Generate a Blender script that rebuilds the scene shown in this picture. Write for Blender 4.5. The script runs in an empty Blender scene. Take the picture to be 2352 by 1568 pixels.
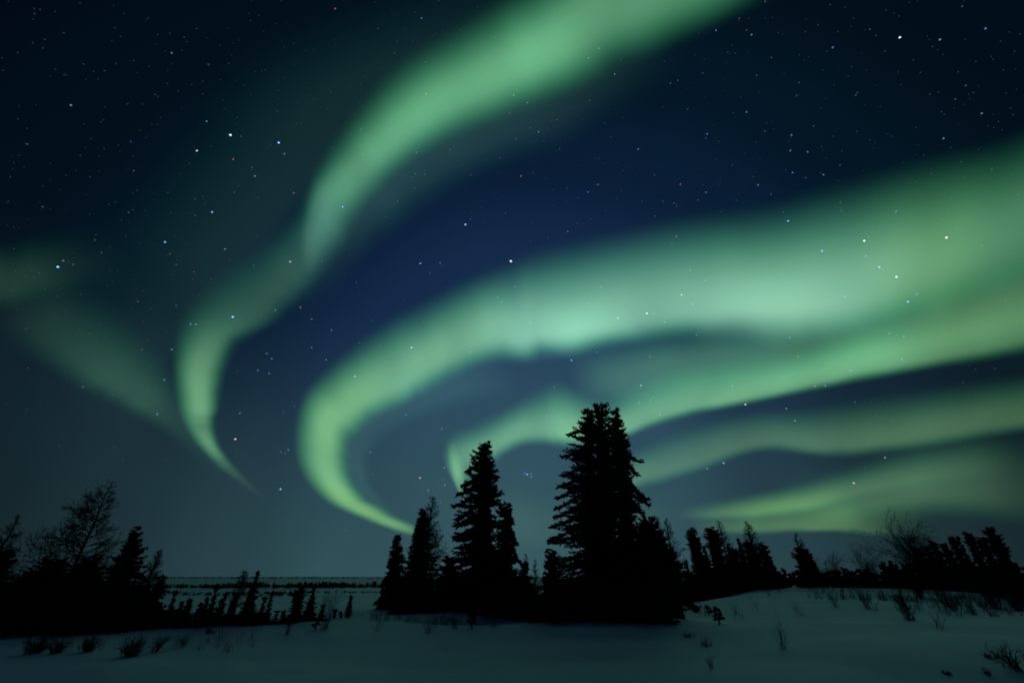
import bpy, math, random
from mathutils import Vector

# ------------------------------------------------------------------ camera, world, exposure
SC = bpy.context.scene
COL = SC.collection
R = math.radians
EYE = 1.6
PITCH = R(28.8)
FPX = 980.0                      # focal length in units of a 2352 px wide picture
CP, SP = math.cos(PITCH), math.sin(PITCH)
CX, CY = 1176.0, 784.0

cd = bpy.data.cameras.new('camera')
cam = bpy.data.objects.new('camera', cd); COL.objects.link(cam)
cam.location = (0, 0, EYE); cam.rotation_euler = (math.pi / 2 + PITCH, 0, 0)
cd.sensor_width = 36.0; cd.lens = 36.0 * FPX / 2352.0
cd.clip_start = 0.05; cd.clip_end = 40000
cd.dof.use_dof = True; cd.dof.focus_distance = 1.5; cd.dof.aperture_fstop = 2.8   # lens a little front-focused, as in the photo
SC.camera = cam
SC.view_settings.view_transform = 'Standard'; SC.view_settings.look = 'None'
SC.view_settings.exposure = 0; SC.view_settings.gamma = 1; SC.view_settings.use_curve_mapping = False
SC.cycles.transparent_max_bounces = 32
SC.cycles.max_bounces = 4
SC.cycles.use_denoising = True

def lin(c):
    out = []
    for v in c:
        v = v / 255.0
        out.append(v / 12.92 if v <= 0.04045 else ((v + 0.055) / 1.055) ** 2.4)
    return out

def ray(x, y):                    # direction of a point of the view
    d = Vector(((x - CX), FPX * CP - (CY - y) * SP, FPX * SP + (CY - y) * CP))
    return d.normalized()

W = bpy.data.worlds.new('World'); SC.world = W; W.use_nodes = True
def build_world():
    nt = W.node_tree; N = nt.nodes; L = nt.links
    N.clear()
    out = N.new('ShaderNodeOutputWorld'); bg = N.new('ShaderNodeBackground')
    tc = N.new('ShaderNodeTexCoord')
    def math_(op, a, b=None, c=None):
        m = N.new('ShaderNodeMath'); m.operation = op
        for i, v in enumerate((a, b, c)):
            if v is None: continue
            if isinstance(v, (int, float)): m.inputs[i].default_value = v
            else: L.new(v, m.inputs[i])
        return m.outputs[0]
    def ramp(fac, stops):
        r = N.new('ShaderNodeValToRGB'); r.color_ramp.interpolation = 'EASE'
        e = r.color_ramp.elements
        while len(e) < len(stops): e.new(0.5)
        for k, (p, c) in enumerate(stops):
            e[k].position = p; e[k].color = (*lin(c), 1)
        L.new(fac, r.inputs[0]); return r.outputs[0]
    dot = N.new('ShaderNodeVectorMath'); dot.operation = 'DOT_PRODUCT'
    L.new(tc.outputs['Generated'], dot.inputs[0]); dot.inputs[1].default_value = ray(1230, 1060)
    ang = math_('DIVIDE', math_('ARCCOSINE', dot.outputs['Value']), math.pi)       # 0 .. 1 over 180 degrees
    A = ramp(ang, [(0.0, (41, 71, 96)), (0.075, (38, 66, 92)), (0.15, (20, 40, 70)), (0.215, (9, 28, 51)),
                   (0.27, (4, 22, 36)), (0.33, (2, 15, 26)), (0.40, (1, 6, 16)), (0.52, (8, 15, 35)), (0.75, (17, 26, 50))])
    sep = N.new('ShaderNodeSeparateXYZ'); L.new(tc.outputs['Generated'], sep.inputs[0])
    az = math_('DIVIDE', math_('ABSOLUTE', math_('ARCTAN2', sep.outputs[0], sep.outputs[1])), math.pi)
    Hc = ramp(az, [(0.0, (54, 88, 95)), (0.11, (48, 79, 86)), (0.17, (39, 65, 71)), (0.23, (29, 49, 54)), (0.29, (19, 34, 39)),
                   (0.6, (12, 20, 24))])
    el = math_('ARCSINE', sep.outputs[2])
    mr = N.new('ShaderNodeMapRange'); mr.interpolation_type = 'SMOOTHSTEP'
    L.new(el, mr.inputs[0]); mr.inputs[1].default_value = R(-2); mr.inputs[2].default_value = R(33)
    mr.inputs[3].default_value = 1; mr.inputs[4].default_value = 0
    mix = N.new('ShaderNodeMix'); mix.data_type = 'RGBA'
    L.new(mr.outputs[0], mix.inputs['Factor']); L.new(A, mix.inputs['A']); L.new(Hc, mix.inputs['B'])
    no = N.new('ShaderNodeTexNoise'); no.inputs['Scale'].default_value = 2.2; no.inputs['Detail'].default_value = 2
    L.new(tc.outputs['Generated'], no.inputs['Vector'])
    st = math_('MULTIPLY_ADD', no.outputs[0], 0.26, 0.90)
    L.new(mix.outputs['Result'], bg.inputs['Color']); L.new(st, bg.inputs['Strength'])
    L.new(bg.outputs[0], out.inputs[0])
build_world()

# ------------------------------------------------------------------ helpers
def tag(o, label=None, cat=None, group=None, kind=None):
    if label: o['label'] = label
    if cat: o['category'] = cat
    if group: o['group'] = group
    if kind: o['kind'] = kind
    return o

def smooth(a, b, x):
    t = min(1.0, max(0.0, (x - a) / (b - a))); return t * t * (3 - 2 * t)

def lerp(a, b, t): return a + (b - a) * t

def table(tab, x):
    if x <= tab[0][0]: return tab[0][1:]
    for a, b in zip(tab, tab[1:]):
        if x <= b[0]:
            t = (x - a[0]) / (b[0] - a[0])
            return tuple(lerp(p, q, t) for p, q in zip(a[1:], b[1:]))
    return tab[-1][1:]

def link_mesh(name, verts, faces, mat, parent=None, smooth_shade=False):
    me = bpy.data.meshes.new(name); me.from_pydata(verts, [], faces)
    if smooth_shade: me.polygons.foreach_set('use_smooth', [True] * len(me.polygons))
    me.materials.append(mat); me.update()
    o = bpy.data.objects.new(name, me); COL.objects.link(o)
    if parent: o.parent = parent
    return o

def empty(name, loc):
    o = bpy.data.objects.new(name, None); o.location = loc; o.empty_display_size = 0.2
    COL.objects.link(o); return o

class MB:
    def __init__(s): s.v = []; s.f = []
    def quad(s, a, b, c, d):
        n = len(s.v); s.v += [tuple(a), tuple(b), tuple(c), tuple(d)]; s.f.append((n, n + 1, n + 2, n + 3))
    def tube(s, pts, rad, sides=4):
        rings = []
        for i, p in enumerate(pts):
            d = (pts[min(i + 1, len(pts) - 1)] - pts[max(i - 1, 0)])
            if d.length < 1e-9: d = Vector((0, 0, 1))
            d.normalize()
            u = d.cross(Vector((0.31, 0.95, 0.07)))
            if u.length < 1e-3: u = d.cross(Vector((1, 0, 0)))
            u.normalize(); w = d.cross(u)
            n = len(s.v); rings.append(n)
            for k in range(sides):
                a = 2 * math.pi * k / sides
                s.v.append(tuple(p + (u * math.cos(a) + w * math.sin(a)) * rad[i]))
        for a, b in zip(rings, rings[1:]):
            for k in range(sides):
                s.f.append((a + k, a + (k + 1) % sides, b + (k + 1) % sides, b + k))
        n = rings[-1]; s.f.append(tuple(range(n, n + sides)))
    def spray(s, p, d, ln, w, rng):
        u = d.cross(Vector((rng.uniform(-1, 1), rng.uniform(-1, 1), rng.uniform(-1, 1))))
        if u.length < 1e-3: u = Vector((1, 0, 0))
        u.normalize(); q = d.cross(u).normalized()
        m = p + d * ln * 0.45; e = p + d * ln
        s.quad(p, m + u * w, e, m - u * w); s.quad(p, m + q * w, e, m - q * w)

# ------------------------------------------------------------------ materials
def principled(name, rough=0.8, spec=0.3):
    m = bpy.data.materials.new(name); m.use_nodes = True
    b = m.node_tree.nodes['Principled BSDF']
    b.inputs['Roughness'].default_value = rough
    b.inputs['Specular IOR Level'].default_value = spec
    return m, m.node_tree, b

def noisy(name, c1, c2, scale, rough=0.85, spec=0.15):
    m, nt, b = principled(name, rough, spec)
    tc = nt.nodes.new('ShaderNodeTexCoord'); n = nt.nodes.new('ShaderNodeTexNoise'); r = nt.nodes.new('ShaderNodeValToRGB')
    n.inputs['Scale'].default_value = scale; n.inputs['Detail'].default_value = 4
    r.color_ramp.elements[0].position = 0.35; r.color_ramp.elements[1].position = 0.65
    r.color_ramp.elements[0].color = (*c1, 1); r.color_ramp.elements[1].color = (*c2, 1)
    nt.links.new(tc.outputs['Object'], n.inputs['Vector']); nt.links.new(n.outputs[0], r.inputs[0]); nt.links.new(r.outputs[0], b.inputs['Base Color'])
    return m

M_NEEDLE = noisy('spruce_needles', (0.010, 0.016, 0.010), (0.022, 0.032, 0.017), 3.0, spec=0.08)
M_BARK = noisy('bark', (0.02, 0.016, 0.013), (0.04, 0.032, 0.026), 9.0, spec=0.08)
M_TWIG = noisy('bare_twigs', (0.022, 0.018, 0.015), (0.045, 0.036, 0.028), 6.0, spec=0.08)
M_GRASS = noisy('dry_stems', (0.025, 0.02, 0.014), (0.055, 0.045, 0.03), 5.0, spec=0.1)

def snow_material():
    m, nt, b = principled('snow', 0.65, 0.35)
    N, L = nt.nodes, nt.links
    tc = N.new('ShaderNodeTexCoord')
    n1 = N.new('ShaderNodeTexNoise'); n1.inputs['Scale'].default_value = 0.35; n1.inputs['Detail'].default_value = 6
    n2 = N.new('ShaderNodeTexNoise'); n2.inputs['Scale'].default_value = 5.0; n2.inputs['Detail'].default_value = 8; n2.inputs['Roughness'].default_value = 0.65
    mp = N.new('ShaderNodeMapping'); mp.inputs['Scale'].default_value = (0.5, 1.4, 1.0); mp.inputs['Rotation'].default_value = (0, 0, 0.3)
    r = N.new('ShaderNodeValToRGB')
    r.color_ramp.elements[0].position = 0.3; r.color_ramp.elements[0].color = (0.54, 0.66, 0.80, 1)
    r.color_ramp.elements[1].position = 0.62; r.color_ramp.elements[1].color = (0.72, 0.81, 0.92, 1)
    L.new(tc.outputs['Object'], mp.inputs[0]); L.new(mp.outputs[0], n1.inputs['Vector']); L.new(mp.outputs[0], n2.inputs['Vector'])
    L.new(n1.outputs[0], r.inputs[0])
    # wind-scoured tundra showing through on the far plain
    n3 = N.new('ShaderNodeTexNoise'); n3.inputs['Scale'].default_value = 0.03; n3.inputs['Detail'].default_value = 5
    mp3 = N.new('ShaderNodeMapping'); mp3.inputs['Scale'].default_value = (0.5, 1.3, 1)
    L.new(tc.outputs['Object'], mp3.inputs[0]); L.new(mp3.outputs[0], n3.inputs['Vector'])
    sx = N.new('ShaderNodeSeparateXYZ'); L.new(tc.outputs['Object'], sx.inputs[0])
    far = N.new('ShaderNodeMapRange'); far.inputs[1].default_value = 90; far.inputs[2].default_value = 180; L.new(sx.outputs[1], far.inputs[0])
    th = N.new('ShaderNodeMapRange'); th.inputs[1].default_value = 0.5; th.inputs[2].default_value = 0.62; L.new(n3.outputs[0], th.inputs[0])
    mu = N.new('ShaderNodeMath'); mu.operation = 'MULTIPLY'; L.new(far.outputs[0], mu.inputs[0]); L.new(th.outputs[0], mu.inputs[1])
    mu2 = N.new('ShaderNodeMath'); mu2.operation = 'MULTIPLY'; L.new(mu.outputs[0], mu2.inputs[0]); mu2.inputs[1].default_value = 0.7
    mx = N.new('ShaderNodeMix'); mx.data_type = 'RGBA'
    L.new(mu2.outputs[0], mx.inputs['Factor']); L.new(r.outputs[0], mx.inputs['A']); mx.inputs['B'].default_value = (0.16, 0.15, 0.12, 1)
    L.new(mx.outputs['Result'], b.inputs['Base Color'])
    bp = N.new('ShaderNodeBump'); bp.inputs['Strength'].default_value = 0.35; bp.inputs['Distance'].default_value = 0.03
    L.new(n2.outputs[0], bp.inputs['Height']); L.new(bp.outputs[0], b.inputs['Normal'])
    return m
M_SNOW = snow_material()

def glow_material(name):
    m = bpy.data.materials.new(name); m.use_nodes = True
    nt = m.node_tree; nt.nodes.clear()
    out = nt.nodes.new('ShaderNodeOutputMaterial'); add = nt.nodes.new('ShaderNodeAddShader')
    tr = nt.nodes.new('ShaderNodeBsdfTransparent'); em = nt.nodes.new('ShaderNodeEmission')
    at = nt.nodes.new('ShaderNodeVertexColor'); at.layer_name = 'glow'
    nt.links.new(at.outputs[0], em.inputs[0]); em.inputs[1].default_value = 1.0
    nt.links.new(tr.outputs[0], add.inputs[0]); nt.links.new(em.outputs[0], add.inputs[1]); nt.links.new(add.outputs[0], out.inputs[0])
    m.cycles.emission_sampling = 'NONE'
    return m
M_AURORA = glow_material('aurora_glow')

# ------------------------------------------------------------------ terrain
def vnoise(x, y, seed=0):
    def h(i, j):
        n = (i * 374761393 + j * 668265263 + seed * 1442695041) & 0xffffffff
        n = ((n ^ (n >> 13)) * 1274126177) & 0xffffffff
        return ((n ^ (n >> 16)) & 0xffff) / 65535.0
    i, j = math.floor(x), math.floor(y); fx, fy = x - i, y - j
    fx = fx * fx * (3 - 2 * fx); fy = fy * fy * (3 - 2 * fy)
    return lerp(lerp(h(i, j), h(i + 1, j), fx), lerp(h(i, j + 1), h(i + 1, j + 1), fx), fy) - 0.5

def bump(x, y, cx, cy, rx, ry, a):
    q = ((x - cx) / rx) ** 2 + ((y - cy) / ry) ** 2
    return a * math.exp(-q) if q < 12 else 0.0

def height(x, y):
    s = x / max(y, 1.0) if y > 0 else 0
    left = 1 - smooth(0.30, 0.52, s)
    z = -3.2 * smooth(24, 75, y) * left
    z += 0.75 * smooth(14, 42, y) * (1 - left) * (1 - smooth(70, 200, y)) - 3.2 * smooth(90, 300, y) * (1 - left)
    near = 1 - smooth(40, 90, math.hypot(x, y))
    z += near * (0.34 * vnoise(x * 0.11 + 3, y * 0.16, 1) + 0.12 * vnoise(x * 0.33, y * 0.5, 2) + 0.09 * vnoise(x * 0.6 + y * .2, y * 1.1, 3) + 0.045 * vnoise(x * 1.5 + y * .4, y * 2.6, 7))
    z += bump(x, y, -1.0, 15.8, 5.5, 2.2, 0.10) + bump(x, y, 4.6, 17.2, 3.2, 1.6, 0.16)
    z += bump(x, y, -11, 16.5, 5, 1.8, 0.12) + bump(x, y, -1.2, 19.5, 2.2, 1.3, -0.3) + bump(x, y, 2.6, 16.9, 2.6, 1.2, 0.12)
    z -= 1.2 * smooth(.5, 1.0, abs(x) / max(y, 1)) * (1 - smooth(5, 14, y)) if y > 0 else 0  # invented side dips, tilted away from the aurora to darken the near corners
    z += bump(x, y, 6.9, 17.0, 0.55, 0.5, -0.22) + bump(x, y, 8.0, 16.6, 0.6, 0.5, 0.06)
    return z

def build_ground():
    angs = []
    a = -180.0
    while a < 180.0 - 1e-6:
        angs.append(a); a += 0.4 if -62 <= a < 62 else 3.0
    rad = [0.4]
    while rad[-1] < 6500: rad.append(rad[-1] * (1.032 if rad[-1] < 80 else 1.09))
    V = [(0, 0, height(0, 0))]; F = []
    for r in rad:
        for a in angs:
            x, y = r * math.sin(R(a)), r * math.cos(R(a)); V.append((x, y, height(x, y)))
    n = len(angs)
    for k in range(n): F.append((0, 1 + (k + 1) % n, 1 + k))
    for i in range(len(rad) - 1):
        for k in range(n):
            p = 1 + i * n + k; q = 1 + i * n + (k + 1) % n
            F.append((p, q, q + n, p + n))
    o = link_mesh('snowy_ground', V, F, M_SNOW, smooth_shade=True)
    tag(o, 'snow covered tundra ground with low wind drifts', 'ground', kind='structure')
build_ground()

def ground_hit(px, py):
    d = ray(px, py); t = 2.0
    while t < 3000:
        p = Vector((0, 0, EYE)) + d * t
        if p.z <= height(p.x, p.y): break
        t *= 1.004
    return Vector((p.x, p.y, height(p.x, p.y)))

def stand(xt, yt, Y):
    """base point and height of an upright plant whose tip is seen at (xt, yt) and that stands Y metres ahead"""
    t = (CY - yt) / FPX
    dz = Y * (t * CP + SP) / (CP - t * SP)
    depth = Y * CP + dz * SP
    X = (xt - CX) / FPX * depth
    zb = height(X, Y)
    return Vector((X, Y, zb - 0.04)), EYE + dz - zb + 0.04, depth / FPX

# ------------------------------------------------------------------ plants
def spruce(name, label, group, xt, yt, Y, prof, seed, tips=((0, 1.0),), gap=0.0, spray=0.17, whorl=0.17, rows=False, ragged=0.28, droop=0.18, cat='spruce tree', core=0.0, boughs=(), dens=1.0):
    """prof: list of (t from tip 0 to base 1, left px, right px); rows=True gives the first column as picture rows"""
    rng = random.Random(seed)
    base, H, mpp = stand(xt, yt, Y)
    root = tag(empty(name, base), label, cat, group)
    sc = max(0.8, mpp * FPX / 20.0)
    sp_len = spray * sc ** 0.8; wh = whorl * sc ** 0.7
    if rows:
        P = []
        for (row, l, r) in prof:
            t = (CY - row) / FPX
            dz = Y * (t * CP + SP) / (CP - t * SP)
            z = EYE + dz - base.z
            m = (Y * CP + dz * SP) / FPX
            xx = CX + base.x / m              # trunk's own column in the view at that row
            P.append((1 - z / H, max(0.02, (xx - l) * m), max(0.02, (r - xx) * m)))
        P[0] = (0.0,) + P[0][1:]
    else:
        P = [(t, l * mpp, r * mpp) for (t, l, r) in prof]
    # trunk, with a leader for every tip
    tr = MB(); r0 = 0.012 * H + 0.03
    n = 8
    tr.tube([Vector((0.02 * math.sin(i * 1.7), 0.02 * math.cos(i * 2.1), H * 0.985 * i / n)) for i in range(n + 1)],
            [lerp(r0, 0.012, i / n) for i in range(n + 1)], 6)
    link_mesh('trunk', tr.v, tr.f, M_BARK, root)
    cr = MB()
    def needles(p, d, ln, k):
        for _ in range(k * 2):
            dd = (d + Vector((rng.uniform(-.9, .9), rng.uniform(-.9, .9), rng.uniform(-.7, .7)))).normalized()
            cr.spray(p + Vector((rng.uniform(-1, 1), rng.uniform(-1, 1), rng.uniform(-1, 1))) * ln * 0.25, dd, ln * rng.uniform(.7, 1.25), ln * rng.uniform(.15, .27), rng)
    for (ox, top) in tips:             # one or several leaders, each a short spire
        ox *= mpp; zt = H * top
        tl = min(0.12 * H, 0.9)
        k = max(4, int(tl / (0.06 * sc)))
        for i in range(k):
            u = i / k; z = zt - tl * u
            for _ in range(3):
                a = rng.uniform(0, 6.283)
                cr.spray(Vector((ox * (1 - 0.35 * u), 0, z)), Vector((math.cos(a), math.sin(a), 0.9 - 0.5 * u)).normalized(), (0.06 + 0.16 * u) * sc ** 0.7, 0.03 * sc, rng)
        cr.tube([Vector((ox * 0.6, 0, zt - tl)), Vector((ox, 0, zt + 0.02))], [0.025 * sc, 0.008], 4)
    if core > 0:                       # the dense shaded inside of the crown
        ns = 9; nz = max(8, int(H / (0.16 * sc))); prev = None
        for i in range(nz + 1):
            t = 0.02 + 0.98 * i / nz
            l, r = table(P, t); n = len(cr.v); zz = max(0.02, H * (1 - t)); jag = (1.0, .72)[i % 2]
            for k in range(ns):
                a = 6.283 * k / ns + i * 0.4
                rr = lerp(l, r, (math.cos(a) + 1) / 2) * core * jag * rng.uniform(.75, 1.1)
                cr.v.append((math.cos(a) * rr, math.sin(a) * rr, zz + rng.uniform(-.3, .3) * wh))
            if prev is not None:
                for k in range(ns): cr.f.append((prev + k, prev + (k + 1) % ns, n + (k + 1) % ns, n + k))
            prev = n
    for (row0, xt2, row2) in boughs:   # single long boughs that stand out of the outline
        def zrow(row):
            t = (CY - row) / FPX; return EYE + Y * (t * CP + SP) / (CP - t * SP) - base.z
        z0, z1 = zrow(row0), zrow(row2)
        m1 = (Y * CP + (z1 + base.z - EYE) * SP) / FPX
        tip = Vector(((xt2 - CX) * m1 - base.x, rng.uniform(-.5, .5), z1 + rng.uniform(-.12, .12))); st = Vector((0, 0, z0))
        ln = (tip - st).length; steps = max(5, int(ln / 0.10)); prev = st
        for i in range(1, steps + 1):
            u = i / steps
            p = st.lerp(tip, u) + Vector((0, 0, 0.16 * ln * math.sin(u * math.pi) * (1 - u)))
            d = (p - prev).normalized(); side = Vector((-d.y, d.x, 0)).normalized()
            needles(p, d, sp_len * 1.15, 3)
            if u > 0.2:
                for sg in (-1, 1): needles(p, (d * .7 + side * sg).normalized(), sp_len * (1.6 - u), 1)
                needles(p, (d * .6 + Vector((0, 0, -1))).normalized(), sp_len * rng.uniform(.6, 1.4) * (1.25 - .6 * u), 2)
            prev = p
        cr.tube([st, st.lerp(tip, .5) + Vector((0, 0, .1 * ln)), tip], [.02, .014, .006], 4)
    z = H * 0.985
    clump = [(rng.uniform(0, 6.283), rng.uniform(0.1, 0.95), rng.uniform(0.25, 0.6)) for _ in range(int(gap * 14))]
    phase = rng.uniform(0, 6.28)
    while z > 0.10:
        t = 1 - z / H
        l, r = table(P, t)
        nb = max(4, int((5 + (l + r) * 1.6) * dens)) if (l + r) > 0.3 else 4
        phase += 2.4
        for b in range(nb):
            a = phase + 6.283 * b / nb + rng.uniform(-.35, .35)
            if b < 2: a = math.pi * b + rng.uniform(-.4, .4)     # always one bough to either side
            c = math.cos(a)
            Rr = lerp(l, r, (c + 1) / 2) * 1.08
            ln = Rr * (1 - abs(rng.gauss(0, ragged)) * 0.9 + 0.06)
            ln = max(ln, 0.25 * Rr)
            skip = False
            for (ga, gt, gw) in clump:
                if abs((a - ga + math.pi) % 6.283 - math.pi) < gw and abs(t - gt) < 0.035: skip = True
            if skip: ln *= 0.35
            zz = z + rng.uniform(-.5, .5) * wh
            up = lerp(0.55, -0.12, min(1, t * 1.7))
            steps = max(2, int(ln / (sp_len * 0.62)) + 1)
            prev = None
            for i in range(steps + 1):
                u = i / steps
                p = Vector((c * ln * u, math.sin(a) * ln * u, zz + ln * (up * u - droop * u * u * 1.4 + droop * 1.1 * u ** 4)))
                if p.z < 0.03: p.z = 0.03 + rng.uniform(0, .05)
                if prev is not None:
                    d = (p - prev).normalized()
                    side = Vector((-d.y, d.x, 0))
                    s = sp_len * (0.75 + 0.5 * (1 - u))
                    needles(p, d, s, 1 if u < 0.5 else 2)
                    if u > 0.15:
                        for sg in (-1, 1):
                            needles(p, (d * 0.6 + side * sg + Vector((0, 0, rng.uniform(-.35, .1)))).normalized(), s * (1.25 - 0.5 * u), 1)
                prev = p
        z -= wh * rng.uniform(.8, 1.2)
    link_mesh('crown', cr.v, cr.f, M_NEEDLE, root)
    return root

def bare_branch(mb, p, d, ln, rad, rng, depth, up=0.12, sides=3, fork=5):
    n = 5; pts = [p.copy()]; dd = d.copy()
    for i in range(n):
        dd = (dd + Vector((rng.uniform(-.2, .2), rng.uniform(-.2, .2), rng.uniform(-.12, .12) + up))).normalized()
        pts.append(pts[-1] + dd * ln / n)
    mb.tube(pts, [lerp(rad, rad * 0.35, i / n) for i in range(n + 1)], sides)
    if depth > 0:
        for k in range(fork):
            u = rng.uniform(0.25, 0.98); i = min(n - 1, int(u * n))
            q = pts[i].lerp(pts[i + 1], u * n - i)
            t = (pts[i + 1] - pts[i]).normalized()
            s = t.cross(Vector((rng.uniform(-1, 1), rng.uniform(-1, 1), rng.uniform(-1, 1)))).normalized()
            bare_branch(mb, q, (t * 0.75 + s * 0.75).normalized(), ln * rng.uniform(.3, .55) * (1.15 - 0.5 * u), rad * 0.55, rng, depth - 1, up * .6, 3, max(3, fork - 1))

def larch(name, label, group, xt, yt, Y, lpx, rpx, seed, whorls=34, rise=0.25, thick=1.0, start=0.12, fork=7, cone=0.0):
    rng = random.Random(seed)
    base, H, mpp = stand(xt, yt, Y)
    root = tag(empty(name, base), label, 'larch tree', group)
    sc = max(1.0, mpp * FPX / 20)
    tr = MB(); n = 10; wob = [Vector((0.03 * rng.gauss(0, 1), 0.03 * rng.gauss(0, 1), 0)) for _ in range(n + 1)]; wob[0] = Vector()
    pts = [Vector((0, 0, H * i / n)) + wob[i] for i in range(n + 1)]
    tr.tube(pts, [lerp(0.011 * H + 0.025, 0.01, (i / n) ** 0.8) * thick for i in range(n + 1)], 6)
    link_mesh('trunk', tr.v, tr.f, M_BARK, root)
    br = MB()
    for w in range(whorls):
        t = (w + rng.uniform(-.4, .4)) / whorls
        zz = H * lerp(start, 0.99, max(0, t))
        f = math.sin(min(1, (1 - t) * 1.05 + 0.04) * math.pi * 0.5) ** 0.9
        f = lerp(f, (1 - max(0, t)) ** .95 + .03, cone)
        for b in range(3):
            a = rng.uniform(0, 6.283)
            if b == 2: a = rng.choice((0, math.pi)) + rng.uniform(-.5, .5)
            Rr = lerp(lpx, rpx, (math.cos(a) + 1) / 2) * mpp
            ln = Rr * f * rng.uniform(.55, 1.15) + 0.08
            d = Vector((math.cos(a), math.sin(a), rise + 0.5 * t)).normalized()
            bare_branch(br, Vector((0, 0, zz)), d, ln, (0.006 + 0.007 * min(1.5, ln)) * thick * sc ** 0.5, rng, 2 if ln > 0.5 * sc else 1, 0.06, 3, fork if ln > 0.5 * sc else 7)
    link_mesh('branches', br.v, br.f, M_TWIG, root)
    return root

def bare_bush(name, label, group, base, hgt, width, seed, stems=22, thick=1.0, lean=0.0, forks=4, depth=1, cat='bush', mat=None):
    rng = random.Random(seed)
    root_mb = MB()
    for k in range(stems):
        a = rng.uniform(0, 6.283); s = rng.uniform(0.05, 1.15) * width / max(hgt, .05)
        d = Vector((math.cos(a) * s + lean, math.sin(a) * s, 1)).normalized()
        p = Vector((rng.gauss(0, .16) * width, rng.gauss(0, .16) * width, -0.04))
        bare_branch(root_mb, p, d, hgt * rng.uniform(.55, 1.1), rng.uniform(.004, .008) * thick, rng, depth, 0.03, 3, forks)
    o = link_mesh(name, root_mb.v, root_mb.f, mat or M_TWIG)
    o.location = base
    return tag(o, label, cat, group)

# profiles (share of the height from the tip, half widths in picture units)
def spire(hw, k=0.95): return [(0, .6, .6)] + [(t, hw * t ** k, hw * t ** k) for t in (.08, .2, .4, .6, .8, 1.0)]
def column(hw): return [(0, hw * .35, hw * .35), (.06, hw * .75, hw * .75), (.16, hw, hw), (.35, hw * .8, hw * .85), (.6, hw * .95, hw), (1, hw * 1.35, hw * 1.3)]
def mound(hw): return [(0, hw * .35, hw * .35), (.15, hw * .6, hw * .6), (.4, hw * .85, hw * .85), (.75, hw, hw), (1, hw * .95, hw * .95)]

GC = 'spruces in the middle clump of trees'
# --- the two big clumps in the middle
spruce('spruce_tree', 'tallest spruce, its broken crown rising in the middle of the biggest clump', GC, 1372, 927, 20.2,
       [(927, 1368, 1376), (936, 1363, 1394), (950, 1360, 1404), (968, 1354, 1412), (985, 1340, 1420), (1005, 1330, 1428), (1052, 1318, 1438), (1121, 1312, 1444), (1163, 1308, 1450), (1209, 1302, 1452), (1271, 1285, 1458), (1324, 1270, 1466), (1437, 1264, 1480)],
       11, tips=((0, 1.0), (20, .987), (10, .99)), gap=1.0, rows=True, ragged=0.24, whorl=0.2, core=.3, spray=.15, dens=.68)
spruce('spruce_tree', 'tall spruce with a thin side top on the left flank of the tallest spruce', GC, 1349, 939, 20.9,
       [(939, 1344, 1353), (952, 1340, 1357), (967, 1336, 1362), (985, 1328, 1366), (1000, 1314, 1368), (1030, 1304, 1368), (1060, 1300, 1364), (1121, 1292, 1366), (1163, 1288, 1370), (1209, 1283, 1376), (1236, 1278, 1380), (1271, 1270, 1385), (1324, 1258, 1395), (1430, 1252, 1400)],
       12, gap=1.4, rows=True, ragged=0.3, whorl=0.2, core=.4, spray=.16, dens=.95,
       boughs=((990, 1306, 1003), (1040, 1296, 1050), (1075, 1290, 1092), (1100, 1284, 1120), (1118, 1280, 1138), (1140, 1276, 1163), (1165, 1277, 1185), (1190, 1270, 1207), (1215, 1266, 1235), (1240, 1264, 1252)))
spruce('spruce_tree', 'tall spruce with long drooping boughs on the right flank of the tallest spruce', GC, 1414, 940, 19.6,
       [(940, 1411, 1417), (955, 1407, 1420), (972, 1400, 1427), (1002, 1394, 1437), (1036, 1390, 1445), (1069, 1386, 1450), (1100, 1384, 1450), (1136, 1382, 1458), (1158, 1380, 1462), (1180, 1378, 1456), (1200, 1376, 1448), (1263, 1372, 1466), (1330, 1366, 1486), (1437, 1356, 1500)],
       13, gap=1.0, rows=True, ragged=0.24, droop=0.24, whorl=0.2, core=.4, spray=.16, dens=.95,
       boughs=((1030, 1455, 1046), (1050, 1471, 1067), (1060, 1462, 1086), (1095, 1462, 1112), (1110, 1479, 1134), (1120, 1478, 1145), (1135, 1494, 1157), (1140, 1476, 1184), (1150, 1460, 1180)))
spruce('spruce_tree', 'rounded shorter spruce forming the right shoulder of the biggest clump', GC, 1492, 1197, 19.4,
       [(1197, 1478, 1503), (1206, 1468, 1508), (1236, 1440, 1519), (1263, 1428, 1530), (1290, 1418, 1536), (1340, 1410, 1540), (1437, 1405, 1530)],
       14, rows=True, ragged=0.14, whorl=0.16, core=.8)
spruce('spruce_tree', 'low spruce with a ragged skirt at the right foot of the biggest clump', GC, 1538, 1262, 19.0,
       [(1262, 1534, 1542), (1282, 1520, 1552), (1317, 1500, 1562), (1360, 1490, 1562), (1395, 1490, 1560), (1425, 1490, 1556), (1450, 1500, 1558)],
       15, rows=True, ragged=0.2, droop=0.3, core=.7, boughs=((1290, 1562, 1300), (1310, 1572, 1328), (1370, 1588, 1378), (1372, 1602, 1399), (1380, 1592, 1406), (1350, 1578, 1360)))
spruce('spruce_tree', 'low spruce with short stubby boughs at the left foot of the biggest clump', GC, 1263, 1268, 20.6,
       [(1268, 1257, 1270), (1290, 1255, 1282), (1324, 1250, 1300), (1370, 1244, 1310), (1430, 1238, 1320)], 16, rows=True, core=.6)
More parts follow.
